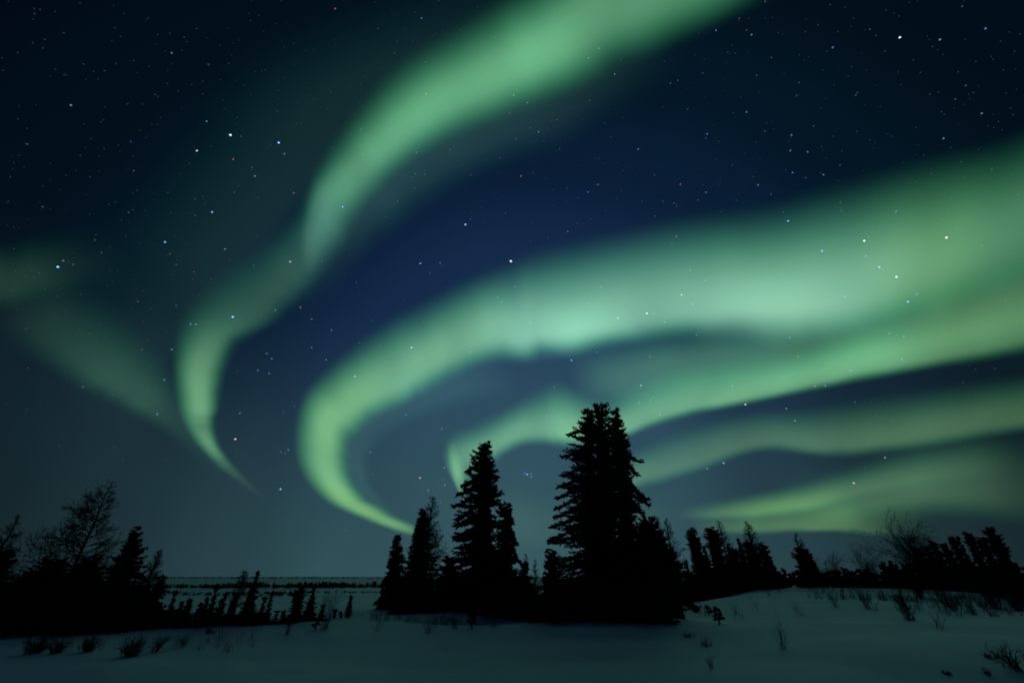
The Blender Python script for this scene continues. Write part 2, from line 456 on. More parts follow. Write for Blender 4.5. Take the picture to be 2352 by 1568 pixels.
spruce('spruce_tree', 'double topped dark spruce with see-through gaps in the middle clump', GC, 1118, 1017, 24.0,
       [(1017, 1115, 1121), (1034, 1097, 1126), (1044, 1091, 1128), (1060, 1087, 1130), (1090, 1078, 1135), (1120, 1070, 1138), (1140, 1064, 1142), (1165, 1058, 1148), (1190, 1054, 1154), (1240, 1048, 1162), (1300, 1040, 1170), (1405, 1025, 1180)],
       17, tips=((0, 1.0), (-16, .993)), gap=0.8, rows=True, ragged=0.22, spray=0.17, whorl=0.2, core=.4, dens=1.0,
       boughs=((1098, 1066, 1116), (1120, 1054, 1136), (1140, 1046, 1166), (1160, 1052, 1186), (1190, 1047, 1206), (1215, 1044, 1232), (1085, 1136, 1082), (1100, 1141, 1098), (1115, 1138, 1116), (1140, 1150, 1136), (1155, 1144, 1150), (1060, 1078, 1086)))
spruce('spruce_tree', 'spruce leaning on the right side of the double topped spruce, lower and bushy', GC, 1166, 1160, 23.4,
       [(1160, 1162, 1169), (1174, 1148, 1172), (1200, 1138, 1175), (1250, 1132, 1180), (1275, 1136, 1180), (1300, 1130, 1184), (1350, 1120, 1200), (1415, 1115, 1215)],
       18, gap=0.5, rows=True, ragged=0.2, spray=0.19, whorl=0.21, core=.5,
       boughs=((1180, 1150, 1170), (1190, 1176, 1192), (1205, 1178, 1218), (1225, 1186, 1250), (1250, 1186, 1276), (1240, 1176, 1238), (1280, 1190, 1296)))
spruce('spruce_tree', 'narrow spruce at the left end of the middle clump with a feathery skirt', GC, 913, 1231, 25.5,
       [(1231, 911, 915), (1248, 906, 918), (1268, 898, 921), (1300, 893, 930), (1340, 885, 940), (1370, 878, 945), (1403, 868, 950)],
       19, rows=True, ragged=0.22, core=.6, boughs=((1320, 874, 1345), (1350, 866, 1378), (1375, 862, 1404)))
spruce('spruce_tree', 'slender dark spruce standing in front of a bare larch in the middle clump', GC, 970, 1174, 25.0,
       [(1174, 968, 973), (1195, 962, 979), (1235, 951, 990), (1280, 939, 1000), (1320, 930, 1008), (1360, 925, 1015), (1405, 920, 1025)],
       20, rows=True, ragged=0.2, core=.6)
spruce('spruce_tree', 'short rounded spruce filling the gap left of the double topped spruce', GC, 1032, 1283, 24.2,
       [(1283, 1026, 1040), (1300, 1016, 1056), (1350, 1004, 1066), (1405, 995, 1075)], 21, rows=True, ragged=0.16, core=.7)
spruce('spruce_tree', 'small pointed spruce between the two tall clumps', GC, 1205, 1296, 22.5,
       [(1296, 1200, 1209), (1315, 1194, 1212), (1350, 1185, 1224), (1425, 1178, 1240)], 22, rows=True, core=.6)
larch('larch_tree', 'bare larch rising just behind the slender spruce in the middle clump', None, 993, 1138, 26.5, 44, 42, 31, whorls=50, rise=0.3, thick=1.7)
larch('larch_tree', 'faint bare larch, the left one of two between the tall clumps', None, 1207, 1270, 38, 15, 15, 32, whorls=28, rise=0.4, thick=1.5)
larch('larch_tree', 'faint bare larch, the right one of two between the tall clumps', None, 1229, 1283, 38, 15, 15, 33, whorls=28, rise=0.4, thick=1.5)
larch('larch_tree', 'bare larch peeking out behind the rounded right shoulder of the biggest clump', None, 1508, 1184, 27, 20, 30, 34, whorls=36, rise=0.4, thick=1.6)
larch('larch_tree', 'bare thin larch standing right beside the biggest clump', None, 1529, 1189, 27, 26, 36, 35, whorls=40, rise=0.35, thick=1.6)

# --- the stand on the left
GL = 'spruces in the dark stand at the left'
larch('larch_tree', 'tall bare larch with wide spread branches in the left stand', None, 258, 1105, 21.5, 124, 76, 41, whorls=40, rise=0.12, thick=1.4, start=0.12, fork=9, cone=.65)
larch('larch_tree', 'bare dark larch cut by the left edge of the picture', None, 45, 1180, 20.5, 74, 56, 42, whorls=36, rise=0.12, thick=1.7, fork=9, cone=1.0)
larch('larch_tree', 'small bare larch right of the left stand, alone against the sky', None, 367, 1262, 24, 26, 26, 43, whorls=46, rise=0.35, thick=1.8)
spruce('spruce_tree', 'club topped spruce at the right end of the left stand', GL, 311, 1217, 21.5,
       [(1217, 306, 317), (1235, 304, 319), (1250, 296, 322), (1275, 278, 326), (1300, 264, 320), (1340, 240, 322), (1380, 225, 318), (1450, 215, 330)], 51, rows=True, ragged=0.2, core=.65, boughs=((1300, 328, 1322), (1350, 330, 1375), (1370, 332, 1398)))
spruce('spruce_tree', 'low rounded spruce under the tall bare larch', GL, 206, 1290, 21.0, mound(48), 52, core=.75, ragged=.18)
spruce('spruce_tree', 'blunt dark spruce mound between the two larches at the left', GL, 122, 1296, 20.5, mound(52), 53, core=.75, ragged=.18)
spruce('spruce_tree', 'dark spruce under the larch at the left picture edge', GL, 22, 1262, 20.0, [(0, 5, 5), (.2, 18, 16), (.5, 34, 28), (1, 55, 48)], 54, core=.7)
spruce('spruce_tree', 'low spruce between the picture edge and the blunt mound', GL, 70, 1322, 19.6, mound(46), 55, core=.75, ragged=.18)
spruce('spruce_tree', 'low broad spruce in the dark foot of the left stand', GL, 165, 1332, 19.4, mound(58), 56, core=.75, ragged=.18)
spruce('spruce_tree', 'low spruce hugging the foot of the club topped spruce', GL, 262, 1342, 20.2, mound(50), 57, core=.75, ragged=.18)
spruce('spruce_tree', 'short spruce standing under the small lone larch', GL, 371, 1330, 22.5, [(0, 3, 3), (.2, 10, 10), (.6, 16, 15), (1, 24, 24)], 58, core=.7)
spruce('spruce_tree', 'short spruce between the club topped spruce and the small larch', GL, 340, 1362, 22.0, mound(26), 59, core=.75, ragged=.18)

ROW_FOOT = [(0, 1461), (200, 1458), (330, 1452), (400, 1444), (560, 1444), (640, 1440), (720, 1431), (810, 1419)]
GR = 'small spruces in the row left of the middle'
for i, (x, y, Y, hw, kind, lab) in enumerate([
    (405, 1357, 24, 13, 's', 'first small spruce of the row, next to the small lone larch'),
    (436, 1377, 24, 20, 'm', 'blunt small spruce near the left end of the small row'),
    (462, 1388, 24.5, 14, 'm', 'shortest blunt spruce in the left half of the small row'),
    (499, 1347, 25, 13, 's', 'thin leaning-topped spruce in the left half of the small row'),
    (520, 1361, 25, 9, 's', 'needle thin spruce in the small row'),
    (543, 1364, 25, 14, 's', 'small spruce just left of the bare larch in the small row'),
    (593, 1312, 24.5, 24, 's', 'tallest spruce in the small row, a dark spire above the plain'),
    (626, 1360, 25, 10, 's', 'thin gappy spruce just right of the tallest one in the small row'),
    (690, 1354, 27, 16, 'c', 'blunt narrow spruce, left of a close pair in the small row'),
    (721, 1352, 27, 22, 's', 'broader spruce, right of a close pair in the small row'),
    (742, 1390, 27.5, 11, 's', 'little spruce beside the close pair'),
    (770, 1402, 28, 5, 's', 'tiny spruce seedling near the right end of the small row'),
    (783, 1407, 28, 7, 's', 'tiny spruce seedling at the foot of the last small spruce'),
    (806, 1370, 28.5, 11, 's', 'last small spruce at the right end of the row'),
    (652, 1405, 25.5, 9, 's', 'stubby seedling spruce in the middle of the small row'),
    (418, 1383, 24, 8, 's', 'thin spike squeezed between the first and the blunt spruce of the small row'),
    (477, 1374, 24.6, 8, 's', 'thin spike left of the leaning-topped spruce in the small row'),
    (509, 1379, 24.6, 8, 's', 'low spike right of the leaning-topped spruce in the small row'),
    (532, 1382, 24.6, 8, 's', 'low spike right of the needle thin spruce in the small row'),
    (575, 1358, 24.8, 11, 's', 'spike tight against the left side of the tallest spruce in the small row'),
    (609, 1372, 24.6, 9, 's', 'spike tight against the right side of the tallest spruce in the small row'),
    (637, 1404, 25, 7, 's', 'low spike left of the stubby seedling in the small row')]):
    hw *= .88
    prof = {'s': spire(hw, 1.1), 'm': spire(hw * 1.1, .7), 'c': column(hw)}[kind]
    Y = ground_hit(x, table(ROW_FOOT, x)[0]).y + 0.5
    spruce('spruce_tree', lab, GR, x, y, Y, prof, 100 + i, ragged=0.1, spray=0.075, whorl=0.09, core=.9)
larch('larch_tree', 'small bare larch beside the tallest spruce of the small row', None, 562, 1310, 25.5, 20, 20, 44, whorls=36, rise=0.35, thick=1.5)

# --- the tree line on the right
GT = 'spruces along the tree line at the right'
for i, (x, y, Y, hw, kind, lab) in enumerate([   # tip, distance, half width, outline
    (1588, 1216, 40, 15, 'c', 'pointed dark spruce at the left end of the right tree line'),
    (1575, 1289, 39, 10, 's', 'low spire left of the first pointed spruce in the right tree line'),
    (1602, 1238, 40, 13, 's', 'thin spruce close against the first pointed spruce'),
    (1617, 1256, 40.5, 16, 's', 'lower spruce between the first two tall columns at the right'),
    (1633, 1214, 40, 19, 'c', 'club shaped spruce column in the right tree line'),
    (1655, 1290, 41, 16, 'm', 'low rounded spruce right of the club shaped column'),
    (1672, 1252, 41, 13, 's', 'narrow spruce left of the bare larch tip in the right tree line'),
    (1696, 1239, 41, 15, 's', 'pointed spruce leaning on the bare larch in the right tree line'),
    (1683, 1260, 40, 18, 'm', 'rounded spruce under the pointed tips in the right tree line'),
    (1721, 1248, 40.5, 22, 'm', 'broad dark spruce under the tall larch of the right tree line'),
    (1752, 1253, 41, 12, 'c', 'blunt topped spruce at the sloping right end of the first thicket'),
    (1768, 1283, 41, 16, 's', 'lower spruce on the sloping end of the first thicket'),
    (1799, 1308, 42, 9, 's', 'tiny spruce in the low gap of the right tree line'),
    (1838, 1264, 40, 20, 'c', 'stout spruce beside the leaning bare larch'),
    (1853, 1266, 40.5, 17, 's', 'slimmer spruce right behind the stout one past the gap'),
    (1868, 1290, 40.5, 15, 's', 'short spruce at the right foot of the stout pair'),
    (2029, 1294, 38, 7, 's', 'little spruce spike left of the bare round tree, first of two'),
    (2045, 1291, 38, 8, 's', 'little spruce spike left of the bare round tree, second of two'),
    (2106, 1263, 36, 22, 'm', 'rounded spruce hugging the bare round tree on its right'),
    (2128, 1255, 35, 16, 'm', 'blunt spruce just right of the rounded one'),
    (2142, 1245, 35, 11, 'c', 'narrow blunt spike amid the blunt spruces at the right'),
    (2168, 1251, 34, 21, 'm', 'wide lumpy spruce in the row at the right'),
    (2186, 1235, 34, 10, 'c', 'thin spike leaning left, first of a thin pair at the right'),
    (2199, 1234, 34, 13, 's', 'thin spike leaning left, second of a thin pair at the right'),
    (2222, 1224, 33, 14, 'c', 'tall blunt column right of the thin pair'),
    (2237, 1266, 33, 11, 'm', 'low spruce between two tall columns at the right'),
    (2253, 1237, 32, 16, 'c', 'pointed column left of the thick leaning spruce'),
    (2273, 1216, 28.5, 26, 'c', 'thick leaning spruce near the right picture edge'),
    (2330, 1306, 29, 26, 'm', 'low spruce bulk at the right picture edge')]):
    hw *= 0.74 if x > 2080 else .95
    prof = {'s': spire(hw * 1.3), 'm': mound(hw), 'c': column(hw)}[kind]
    if x == 2273: prof = [(0, 5, 5), (.05, 11, 11), (.15, 14, 14), (.5, 15, 15), (1, 20, 20)]
    spruce('spruce_tree', lab, GT, x, y, Y, prof, 200 + i, ragged=0.13, spray=0.11, whorl=0.15, core=.85)
larch('larch_tree', 'bare larch right of the club shaped column in the right tree line', None, 1650, 1194, 41.5, 26, 28, 45, whorls=44, rise=0.3, thick=1.6)
larch('larch_tree', 'tall bare larch tip over the first thicket of the right tree line', None, 1714, 1196, 42, 30, 30, 46, whorls=48, rise=0.3, thick=1.7)
larch('larch_tree', 'leaning bare larch left behind the stout spruce past the gap', None, 1826, 1224, 41.5, 16, 28, 47, whorls=40, rise=0.35, thick=1.6)

# --- low spruce scrub that closes the dark feet of the stands
rngS = random.Random(5)
def scrub(x, y, foot, Y, hw, lab, grp, seed):
    g = ground_hit(x, foot)
    if not 0.7 * Y < g.y < 1.5 * Y: g.y = Y
    spruce('spruce_bush', lab, grp, x, y, g.y + 0.5, mound(hw), seed, ragged=0.14, spray=0.15, whorl=0.2, cat='spruce bush', core=.85)
for i in range(40):
    x = -10 + i * 30 + rngS.uniform(-6, 6) if i < 12 else 345 + (i - 12) * 15 + rngS.uniform(-5, 5)
    y = table([(0, 1352), (320, 1356), (350, 1404), (560, 1422), (640, 1428), (760, 1422)], x)[0] + rngS.uniform(-8, 4)
    scrub(x, y, table(ROW_FOOT, x)[0], 18.5, 34 if x < 330 else 15, 'low dark spruce scrub under the left stand and the small row', 'low spruce bushes at the left', 300 + i)
for i in range(13):
    x = 915 + i * 26 + rngS.uniform(-8, 8)
    ft = table([(900, 1411), (1000, 1408), (1050, 1402), (1120, 1412), (1170, 1428), (1250, 1430)], x)[0]
    scrub(x, 1340 + rngS.uniform(-14, 20), ft, 23, 28, 'low dark spruce scrub at the foot of the middle clump', 'low spruce bushes at the foot of the middle clump', 330 + i)
for i in range(9):
    x = 1268 + i * 31 + rngS.uniform(-8, 8)
    scrub(x, 1345 + rngS.uniform(-20, 20), 1432 + i * .6, 19, 34, 'low dark spruce scrub at the foot of the biggest clump', 'low spruce bushes at the foot of the biggest clump', 350 + i)
for i in range(30):
    x = 1572 + i * 27 + rngS.uniform(-7, 7)
    Yx = table([(1560, 39.5), (1800, 41), (1900, 40), (2050, 36), (2200, 32), (2270, 28), (2360, 25)], x)[0]
    yx = table([(1560, 1312), (1740, 1302), (1790, 1322), (1860, 1312), (1900, 1316), (2000, 1310), (2100, 1296), (2270, 1300), (2352, 1312)], x)[0]
    ft = table([(1560, 1364), (1588, 1359), (1731, 1347), (1880, 1341), (2050, 1332), (2220, 1330), (2280, 1350), (2352, 1370)], x)[0]
    scrub(x, yx + rngS.uniform(-7, 7), ft, Yx, 22, 'low dark spruce scrub along the foot of the right tree line', 'low spruce bushes along the right tree line', 370 + i)

# --- bare willow bushes
def bush_top(name, label, grp, xt, yt, Y, wpx, seed, **k):
    b, H, mpp = stand(xt, yt, Y)
    return bare_bush(name, label, grp, b, H, wpx * mpp, seed, **k)
bush_top('willow_bush', 'round bare twiggy tree bush rising above the right tree line', None, 2064, 1196, 37.5, 44, 61, stems=30, thick=4.2, forks=9, depth=2, lean=-0.04)
bush_top('willow_bush', 'wide bare bush just right of the stout spruce pair', None, 1902, 1272, 40, 34, 62, stems=30, thick=2.2, forks=7, depth=2)
bush_top('willow_bush', 'bare bush halfway between the stout pair and the round bare tree', None, 1982, 1256, 39.5, 32, 63, stems=30, thick=2.2, forks=7, depth=2)
def bush_on(label, px, py, top, wpx, seed, stems=22, thick=1.0, name='willow_bush', grp=None, **k):
    b = ground_hit(px, py); m = (b.y * CP + (b.z - EYE) * SP) / FPX
    return bare_bush(name, label, grp, b, (py - top) * m * 0.98, wpx * m, seed, stems=stems, thick=thick, **k)
bush_on('dark bare bush fanning out of the snow below the right tree line', 2090, 1424, 1352, 34, 71, 40, 1.5, forks=6)
bush_on('small dark bush in the snow left of the fanned bush', 1995, 1397, 1350, 22, 72, 28, 1.3, forks=5)
bush_on('thin faint bush highest up on the right snow slope', 1920, 1392, 1346, 22, 73, 16, 1.1, forks=4)
bush_on('squat black shrub poking from the snow under the right tree line', 2114, 1372, 1330, 20, 74, 46, 2.0, forks=7, depth=2)
bush_on('upright bare bush right of the fanned bush', 2180, 1395, 1345, 26, 75, 30, 1.2, forks=5)
bush_on('dense bare bush near the right picture edge', 2290, 1398, 1340, 34, 76, 50, 1.5, forks=6)
bush_on('dense bare bush cut by the right picture edge', 2345, 1402, 1340, 34, 77, 50, 1.5, forks=6)
bush_on('low tuft of a bush in the snow below the right edge thicket', 2240, 1412, 1388, 14, 78, 24, 1.2)
bush_on('tuft of long thin stems standing alone in the right snow field', 1800, 1492, 1418, 26, 79, 14, 0.8, forks=2)
bush_on('faint slanting stems on the snow above the long thin tuft', 1838, 1412, 1376, 22, 80, 10, 0.8, lean=-0.25)
bush_on('tiny twig tuft in the snow below the biggest clump', 1634, 1538, 1505, 10, 81, 12, 0.8)
bush_on('low twigs sticking out of the drift right of the biggest clump', 1622, 1484, 1462, 30, 82, 26, 0.9, forks=4)
bush_on('low twig mat in the drift by the foot of the biggest clump', 1580, 1462, 1446, 26, 83, 30, 0.9, forks=4)
bush_on('wide dark bush in the snow at the far left', 78, 1500, 1462, 40, 84, 60, 1.5, forks=6)
bush_on('dark bush beside the wide one at the far left', 128, 1500, 1462, 36, 85, 46, 1.3, forks=5)
bush_on('compact dark bush in the snow under the left stand', 200, 1497, 1462, 26, 86, 56, 1.4, forks=6)
bush_on('nearest dark bush with fanning twigs at the left', 298, 1508, 1462, 42, 87, 60, 1.3, forks=6)
bush_on('small leaning bush right behind the nearest fanned bush', 352, 1497, 1456, 26, 88, 30, 1.1, lean=0.2)
bush_on('sparse low bush on the snow right of the left bushes', 418, 1482, 1450, 30, 89, 26, 0.9)
bush_on('dark tuft on the snow crest below the small row', 480, 1455, 1438, 20, 90, 26, 1.0)
bush_on('thin sapling in front of the small row', 659, 1456, 1402, 12, 91, 14, 1.0, forks=5)
bush_on('bare arching bush over the right half of the small row', 745, 1446, 1356, 36, 92, 26, 0.9, forks=5)
bush_on('few bent stems left of the middle clump', 866, 1450, 1408, 18, 93, 8, 0.8)
bush_on('sparse stems below the slender spruce of the middle clump', 985, 1452, 1415, 34, 94, 18, 0.8)
bush_on('sparse stems left of the seedling in front of the middle clump', 1045, 1442, 1400, 26, 95, 16, 0.9)
bush_on('sparse stems right of the seedling in front of the middle clump', 1135, 1440, 1412, 26, 96, 18, 0.9)
bush_on('dark flat twig heap on the snow at the lower right', 2276, 1510, 1494, 34, 97, 40, 1.0, forks=4, lean=-0.3)
bush_on('small flat twig heap near the bottom edge at the right', 2176, 1549, 1536, 22, 98, 34, 1.0, forks=4)
bush_on('short bent twigs near the bottom edge at the right', 2268, 1550, 1530, 12, 99, 16, 1.0, lean=0.5)
bush_on('bowed branch pile in the bottom right corner', 2340, 1540, 1480, 40, 100, 26, 1.6, forks=4, lean=-0.6)

GS = 'spruce seedlings in the snow'
def seedling(label, px, py, top, hw, seed):
    b = ground_hit(px, py)
    spruce('spruce_seedling', label, GS, px, top, b.y, mound(hw), seed, ragged=0.4, spray=0.11, whorl=0.11, cat='spruce seedling')
seedling('dark spruce seedling in the snow in front of the middle clump', 1084, 1442, 1404, 9, 401)
seedling('spiky spruce seedling in the snow right of the biggest clump', 1646, 1432, 1400, 12, 402)
seedling('tiny spruce tuft in the snow just left of the spiky seedling', 1626, 1412, 1396, 9, 403)
seedling('small dark spruce seedling on the crest right of the small row', 728, 1446, 1424, 8, 404)

# --- dry grass and far woods, uncountable
def dry_grass():
    rng = random.Random(77); mb = MB()
    def tuft(p, h, n, rr_=.006):
        for _ in range(n):
            a = rng.uniform(0, 6.283); s = rng.uniform(.05, .45)
            q = p + Vector((rng.gauss(0, .07), rng.gauss(0, .07), -0.02))
            d = Vector((math.cos(a) * s, math.sin(a) * s, 1)) * h * rng.uniform(.6, 1.2)
            mb.tube([q, q + d * .55, q + d + Vector((math.cos(a), math.sin(a), -.3)) * h * .12], [rr_, rr_ * .85, rr_ * .5], 3)
    for _ in range(2600):                        # the slope under the right tree line
        x = rng.uniform(8, 46); y = rng.uniform(17, 38)
        q = x / y
        if not 0.36 < q < 1.35 or rng.random() > 0.12 + 0.88 * smooth(.5, .8, q): continue
        if rng.random() > smooth(15, 31, y + 7 * smooth(.7, 1.0, q)) + .04 or rng.random() < smooth(27, 40, y): continue
        if vnoise(x * .35, y * .5, 21) < 0.02 - 0.14 * smooth(.6, 1.2, q): continue
        tuft(Vector((x, y, height(x, y))), rng.uniform(.3, .85), rng.randint(3, 7), .009)
    for _ in range(120):                         # hollow before the middle clump
        x = rng.uniform(-7, 1.5); y = rng.uniform(16, 21)
        if vnoise(x * .6, y * .8, 22) < 0.0: continue
        tuft(Vector((x, y, height(x, y))), rng.uniform(.15, .4), rng.randint(3, 6))
    for _ in range(120):                         # before the left stand
        x = rng.uniform(-22, -7); y = rng.uniform(13.5, 18)
        if vnoise(x * .5, y * .8, 23) < 0.05: continue
        tuft(Vector((x, y, height(x, y))), rng.uniform(.12, .35), rng.randint(3, 7))
    o = link_mesh('dry_grass', mb.v, mb.f, M_GRASS)
    tag(o, 'sparse dry grass stems sticking out of the snow', 'grass', kind='stuff')
dry_grass()

def far_wood(name, label, n, x0, x1, ya, yb, hmin, hmax, seed, wide=0.3, clump=None):
    rng = random.Random(seed); mb = MB()
    for _ in range(n):
        x = rng.uniform(x0, x1); y = rng.uniform(ya, yb) + 12 * vnoise(x * .02, 0, seed)
        k = 0.75 + vnoise(x * 0.06, y * .03, seed + 1)
        if clump and vnoise(x * clump, y * clump * 2, seed + 2) < -0.08: continue
        h = rng.uniform(hmin, hmax) * max(.3, k); r = h * wide * rng.uniform(.7, 1.3)
        b = Vector((x, y, height(x, y) - .1))
        for (za, zb, f) in ((0.0, .55, 1), (.3, .8, .75), (.6, 1.05, .45)):
            m = len(mb.v); s = 5; ph = rng.uniform(0, 6)
            for q in range(s):
                a = ph + 6.283 * q / s; rr = r * f * rng.uniform(.7, 1.25)
                mb.v.append((b.x + math.cos(a) * rr, b.y + math.sin(a) * rr, b.z + za * h))
            mb.v.append((b.x, b.y, b.z + zb * h))
            for q in range(s): mb.f.append((m + q, m + (q + 1) % s, m + s))
    o = link_mesh(name, mb.v, mb.f, M_NEEDLE)
    tag(o, label, 'woods', kind='stuff')
far_wood('far_woods', 'dark strip of stunted woods across the snowy plain', 2300, -330, 160, 225, 262, 1.2, 2.8, 500, wide=.45)
far_wood('far_scrub', 'thin strip of low scrub on the snowy plain', 1500, -240, 90, 138, 172, .35, .9, 510, wide=.8, clump=.02)
far_wood('horizon_woods', 'faint line of woods along the horizon', 2600, -2300, 1400, 1000, 2100, 1.0, 4.4, 520, wide=1.0)

# ------------------------------------------------------------------ aurora
def crom(p0, p1, p2, p3, t):
    return tuple(0.5 * ((2 * b) + (-a + c) * t + (2 * a - 5 * b + 4 * c - d) * t * t + (-a + 3 * b - 3 * c + d) * t ** 3) for a, b, c, d in zip(p0, p1, p2, p3))

def ribbon(name, label, stations, radius, parent=None, nv=40, per=24, seed=0, ray_amp=0.07, wob=0.06, grp='aurora bands in the night sky'):
    """stations: (lower x, y, upper x, y, strength, peak place, decay power, r, g, b)"""
    S = [tuple(s[:7]) + tuple(lin(s[7])) for s in stations]
    S = [S[0]] + S + [S[-1]]
    rows = []
    for k in range(1, len(S) - 2):
        for j in range(per):
            rows.append(crom(S[k - 1], S[k], S[k + 1], S[k + 2], j / per))
    rows.append(S[-2])
    V = []; C = []; F = []
    for i, r in enumerate(rows):
        lx, ly, ux, uy, amp, p, kd = r[:7]; col = [max(0.0, c) for c in r[7:]]
        amp = max(0.0, amp); p = min(.9, max(.05, p))
        s = i / per
        fine = 2.4 * max(0.0, vnoise(s * .55, 9.5, seed + 8) + .12)
        sh = wob * (1.5 * vnoise(s * 1.35, .5, seed + 11) + .6 * vnoise(s * 3.1, 3.5, seed + 12))
        for j in range(nv + 1):
            v = j / nv
            x = lerp(lx, ux, v); y = lerp(ly, uy, v)
            d = ray(x, y)
            V.append(tuple(Vector((0, 0, EYE)) + d * radius))
            vv = v + sh * (1 - v) * min(1, v * 8)
            vv = min(1, max(0, vv))
            if vv < p:
                q = vv / p; f = q * q * q * (q * (6 * q - 15) + 10)
            else:
                q = (vv - p) / (1 - p); f = (1 - q * q * (3 - 2 * q)) ** kd
            w = 1 + ray_amp * 4 * vnoise(s * .9 + v * 0.5, v * 2.3, seed + 2) + ray_amp * 2.4 * vnoise(s * 2.3 + v * 0.5, v * 1.3, seed) + ray_amp * fine * vnoise(s * 4.4 + v * .6, 1.1 * v, seed + 5)
            e = amp * f * w
            g = min(1.0, f * 1.1)
            C += [col[0] * e * (.38 + .62 * g), col[1] * e, col[2] * e * (.80 + .20 * g), 1.0]
    for i in range(len(rows) - 1):
        for j in range(nv):
            a = i * (nv + 1) + j; F.append((a, a + 1, a + nv + 2, a + nv + 1))
    me = bpy.data.meshes.new(name); me.from_pydata(V, [], F)
    at = me.color_attributes.new('glow', 'FLOAT_COLOR', 'POINT'); at.data.foreach_set('color', C)
    me.materials.append(M_AURORA); me.polygons.foreach_set('use_smooth', [True] * len(F)); me.update()
    o = bpy.data.objects.new(name, me); COL.objects.link(o)
    if parent: o.parent = parent
    else: tag(o, label, 'aurora', grp)
    return o

G1 = (138, 204, 164); G2 = (120, 186, 130); G3 = (96, 164, 118); GY = (126, 184, 100); GT_ = (88, 148, 122); GG = (104, 156, 106)
GV = (70, 118, 108); G6 = (128, 195, 146); G5 = (124, 190, 120)
aA = ribbon('aurora_band', 'upper green aurora band sweeping from the top edge down to the left', [
    (2100, -140, 1800, -540, .7, .4, 1, G3), (1790, 10, 1550, -290, .8, .46, 1.1, G3), (1484, 160, 1330, -160, .92, .46, 1.15, G3),
    (1325, 236, 1188, -56, .97, .46, 1.2, G3), (1182, 292, 1052, 34, .97, .44, 1.25, G3), (1030, 346, 900, 132, .84, .44, 1.3, G3),
    (922, 420, 790, 262, .70, .46, 1.3, G3), (848, 500, 708, 385, .56, .52, 1.2, G3), (800, 580, 664, 490, .38, .46, 1.2, GT_),
    (735, 665, 580, 560, .22, .40, 1.2, G3), (655, 740, 470, 625, .21, .34, 1.3, G3), (562, 800, 405, 712, .38, .36, 1.3, G3),
    (530, 860, 390, 825, .62, .5, 1.0, G2), (514, 930, 398, 915, .66, .5, 1.0, G2), (502, 966, 414, 972, .56, .46, 1.0, G2), (508, 1004, 440, 1014, .42, .5, 1, G2),
    (522, 1038, 472, 1050, .36, .5, 1.0, G2), (548, 1070, 506, 1084, .20, .5, 1, GG), (580, 1104, 552, 1118, .07, .5, 1, GG), (625, 1140, 600, 1152, 0, .5, 1, GG)], 7500, seed=1, ray_amp=.11)
ribbon('aurora_veil', None, [(1620, 170, 1440, -20, 0, .5, 1, GV), (1400, 310, 1250, 90, .12, .5, 1, GV), (1200, 400, 1060, 180, .18, .5, 1, GV), (1040, 470, 900, 250, .22, .5, 1, GV),
    (935, 545, 790, 350, .22, .5, 1, GV), (850, 610, 710, 430, .16, .5, 1, GV), (780, 690, 640, 520, .08, .5, 1, GV), (700, 760, 560, 620, 0, .4, 1, GV)], 7450, parent=aA, seed=2)
ribbon('aurora_halo', None, [(1500, 60, 1240, -260, 0, .3, 1, GT_), (1180, 200, 880, -60, .04, .3, 1, GT_), (900, 330, 560, 90, .05, .3, 1, GT_), (770, 480, 380, 300, .05, .3, 1, GT_), (690, 600, 240, 480, .05, .3, 1, GT_),
    (560, 740, 160, 640, .04, .3, 1, GT_), (440, 860, 100, 800, .03, .3, 1, GT_), (420, 1000, 100, 960, 0, .3, 1, GT_)], 7440, parent=aA, seed=19, wob=.02)
ribbon('aurora_fold', None, [(920, 350, 800, 260, 0, .5, 1, GT_), (860, 430, 750, 350, .12, .6, 1, GT_), (815, 500, 708, 420, .26, .68, 1, GT_), (780, 560, 690, 490, .28, .72, 1, GT_),
    (750, 610, 684, 560, .14, .65, 1, GT_), (730, 650, 680, 620, 0, .6, 1, GT_)], 7420, parent=aA, seed=3, ray_amp=.14)

aB = ribbon('aurora_band', 'broad brightest aurora band curling from the right edge round to a hook', [
    (2700, 640, 2700, 60, .38, .45, 1, G3), (2352, 730, 2360, 280, .58, .46, 1, G3), (2150, 772, 2130, 345, .70, .40, 1, G2), (1950, 796, 1930, 400, .74, .30, 1.1, G1),
    (1800, 800, 1760, 450, .80, .30, 1.15, G1), (1600, 796, 1560, 480, .74, .27, 1.15, G1), (1450, 806, 1400, 520, .70, .28, 1.1, G1), (1285, 838, 1240, 555, .76, .28, 1.15, G1),
    (1215, 846, 1168, 585, .76, .32, 1.15, G1), (1140, 848, 1090, 620, .72, .37, 1.1, G6), (1060, 878, 1008, 658, .77, .36, 1.15, G2), (995, 912, 932, 698, .75, .36, 1.1, G2), (935, 940, 870, 735, .78, .36, 1.1, G2), (855, 985, 755, 830, .76, .42, 1, G5),
    (820, 1025, 690, 905, .76, .5, .95, G5), (818, 1072, 670, 1005, .77, .5, .9, G5), (832, 1112, 686, 1085, .77, .5, .9, G5), (860, 1145, 740, 1150, .78, .55, 1, GY),
    (900, 1172, 826, 1193, .62, .58, 1, GY), (945, 1196, 912, 1224, .46, .6, 1, GY), (980, 1208, 968, 1240, 0, .6, 1, GY)], 7380, seed=4, ray_amp=.05)
ribbon('aurora_veil', None, [(1200, 940, 1180, 800, 0, .5, 1, GV), (1100, 950, 1060, 800, .16, .5, 1, GV), (960, 990, 920, 850, .2, .5, 1, GV), (880, 1040, 800, 930, .2, .5, 1, GV), (860, 1100, 770, 1030, .18, .5, 1, GV), (900, 1160, 800, 1120, .12, .5, 1, GV), (960, 1200, 880, 1190, 0, .5, 1, GV)], 7340, parent=aB, seed=5)
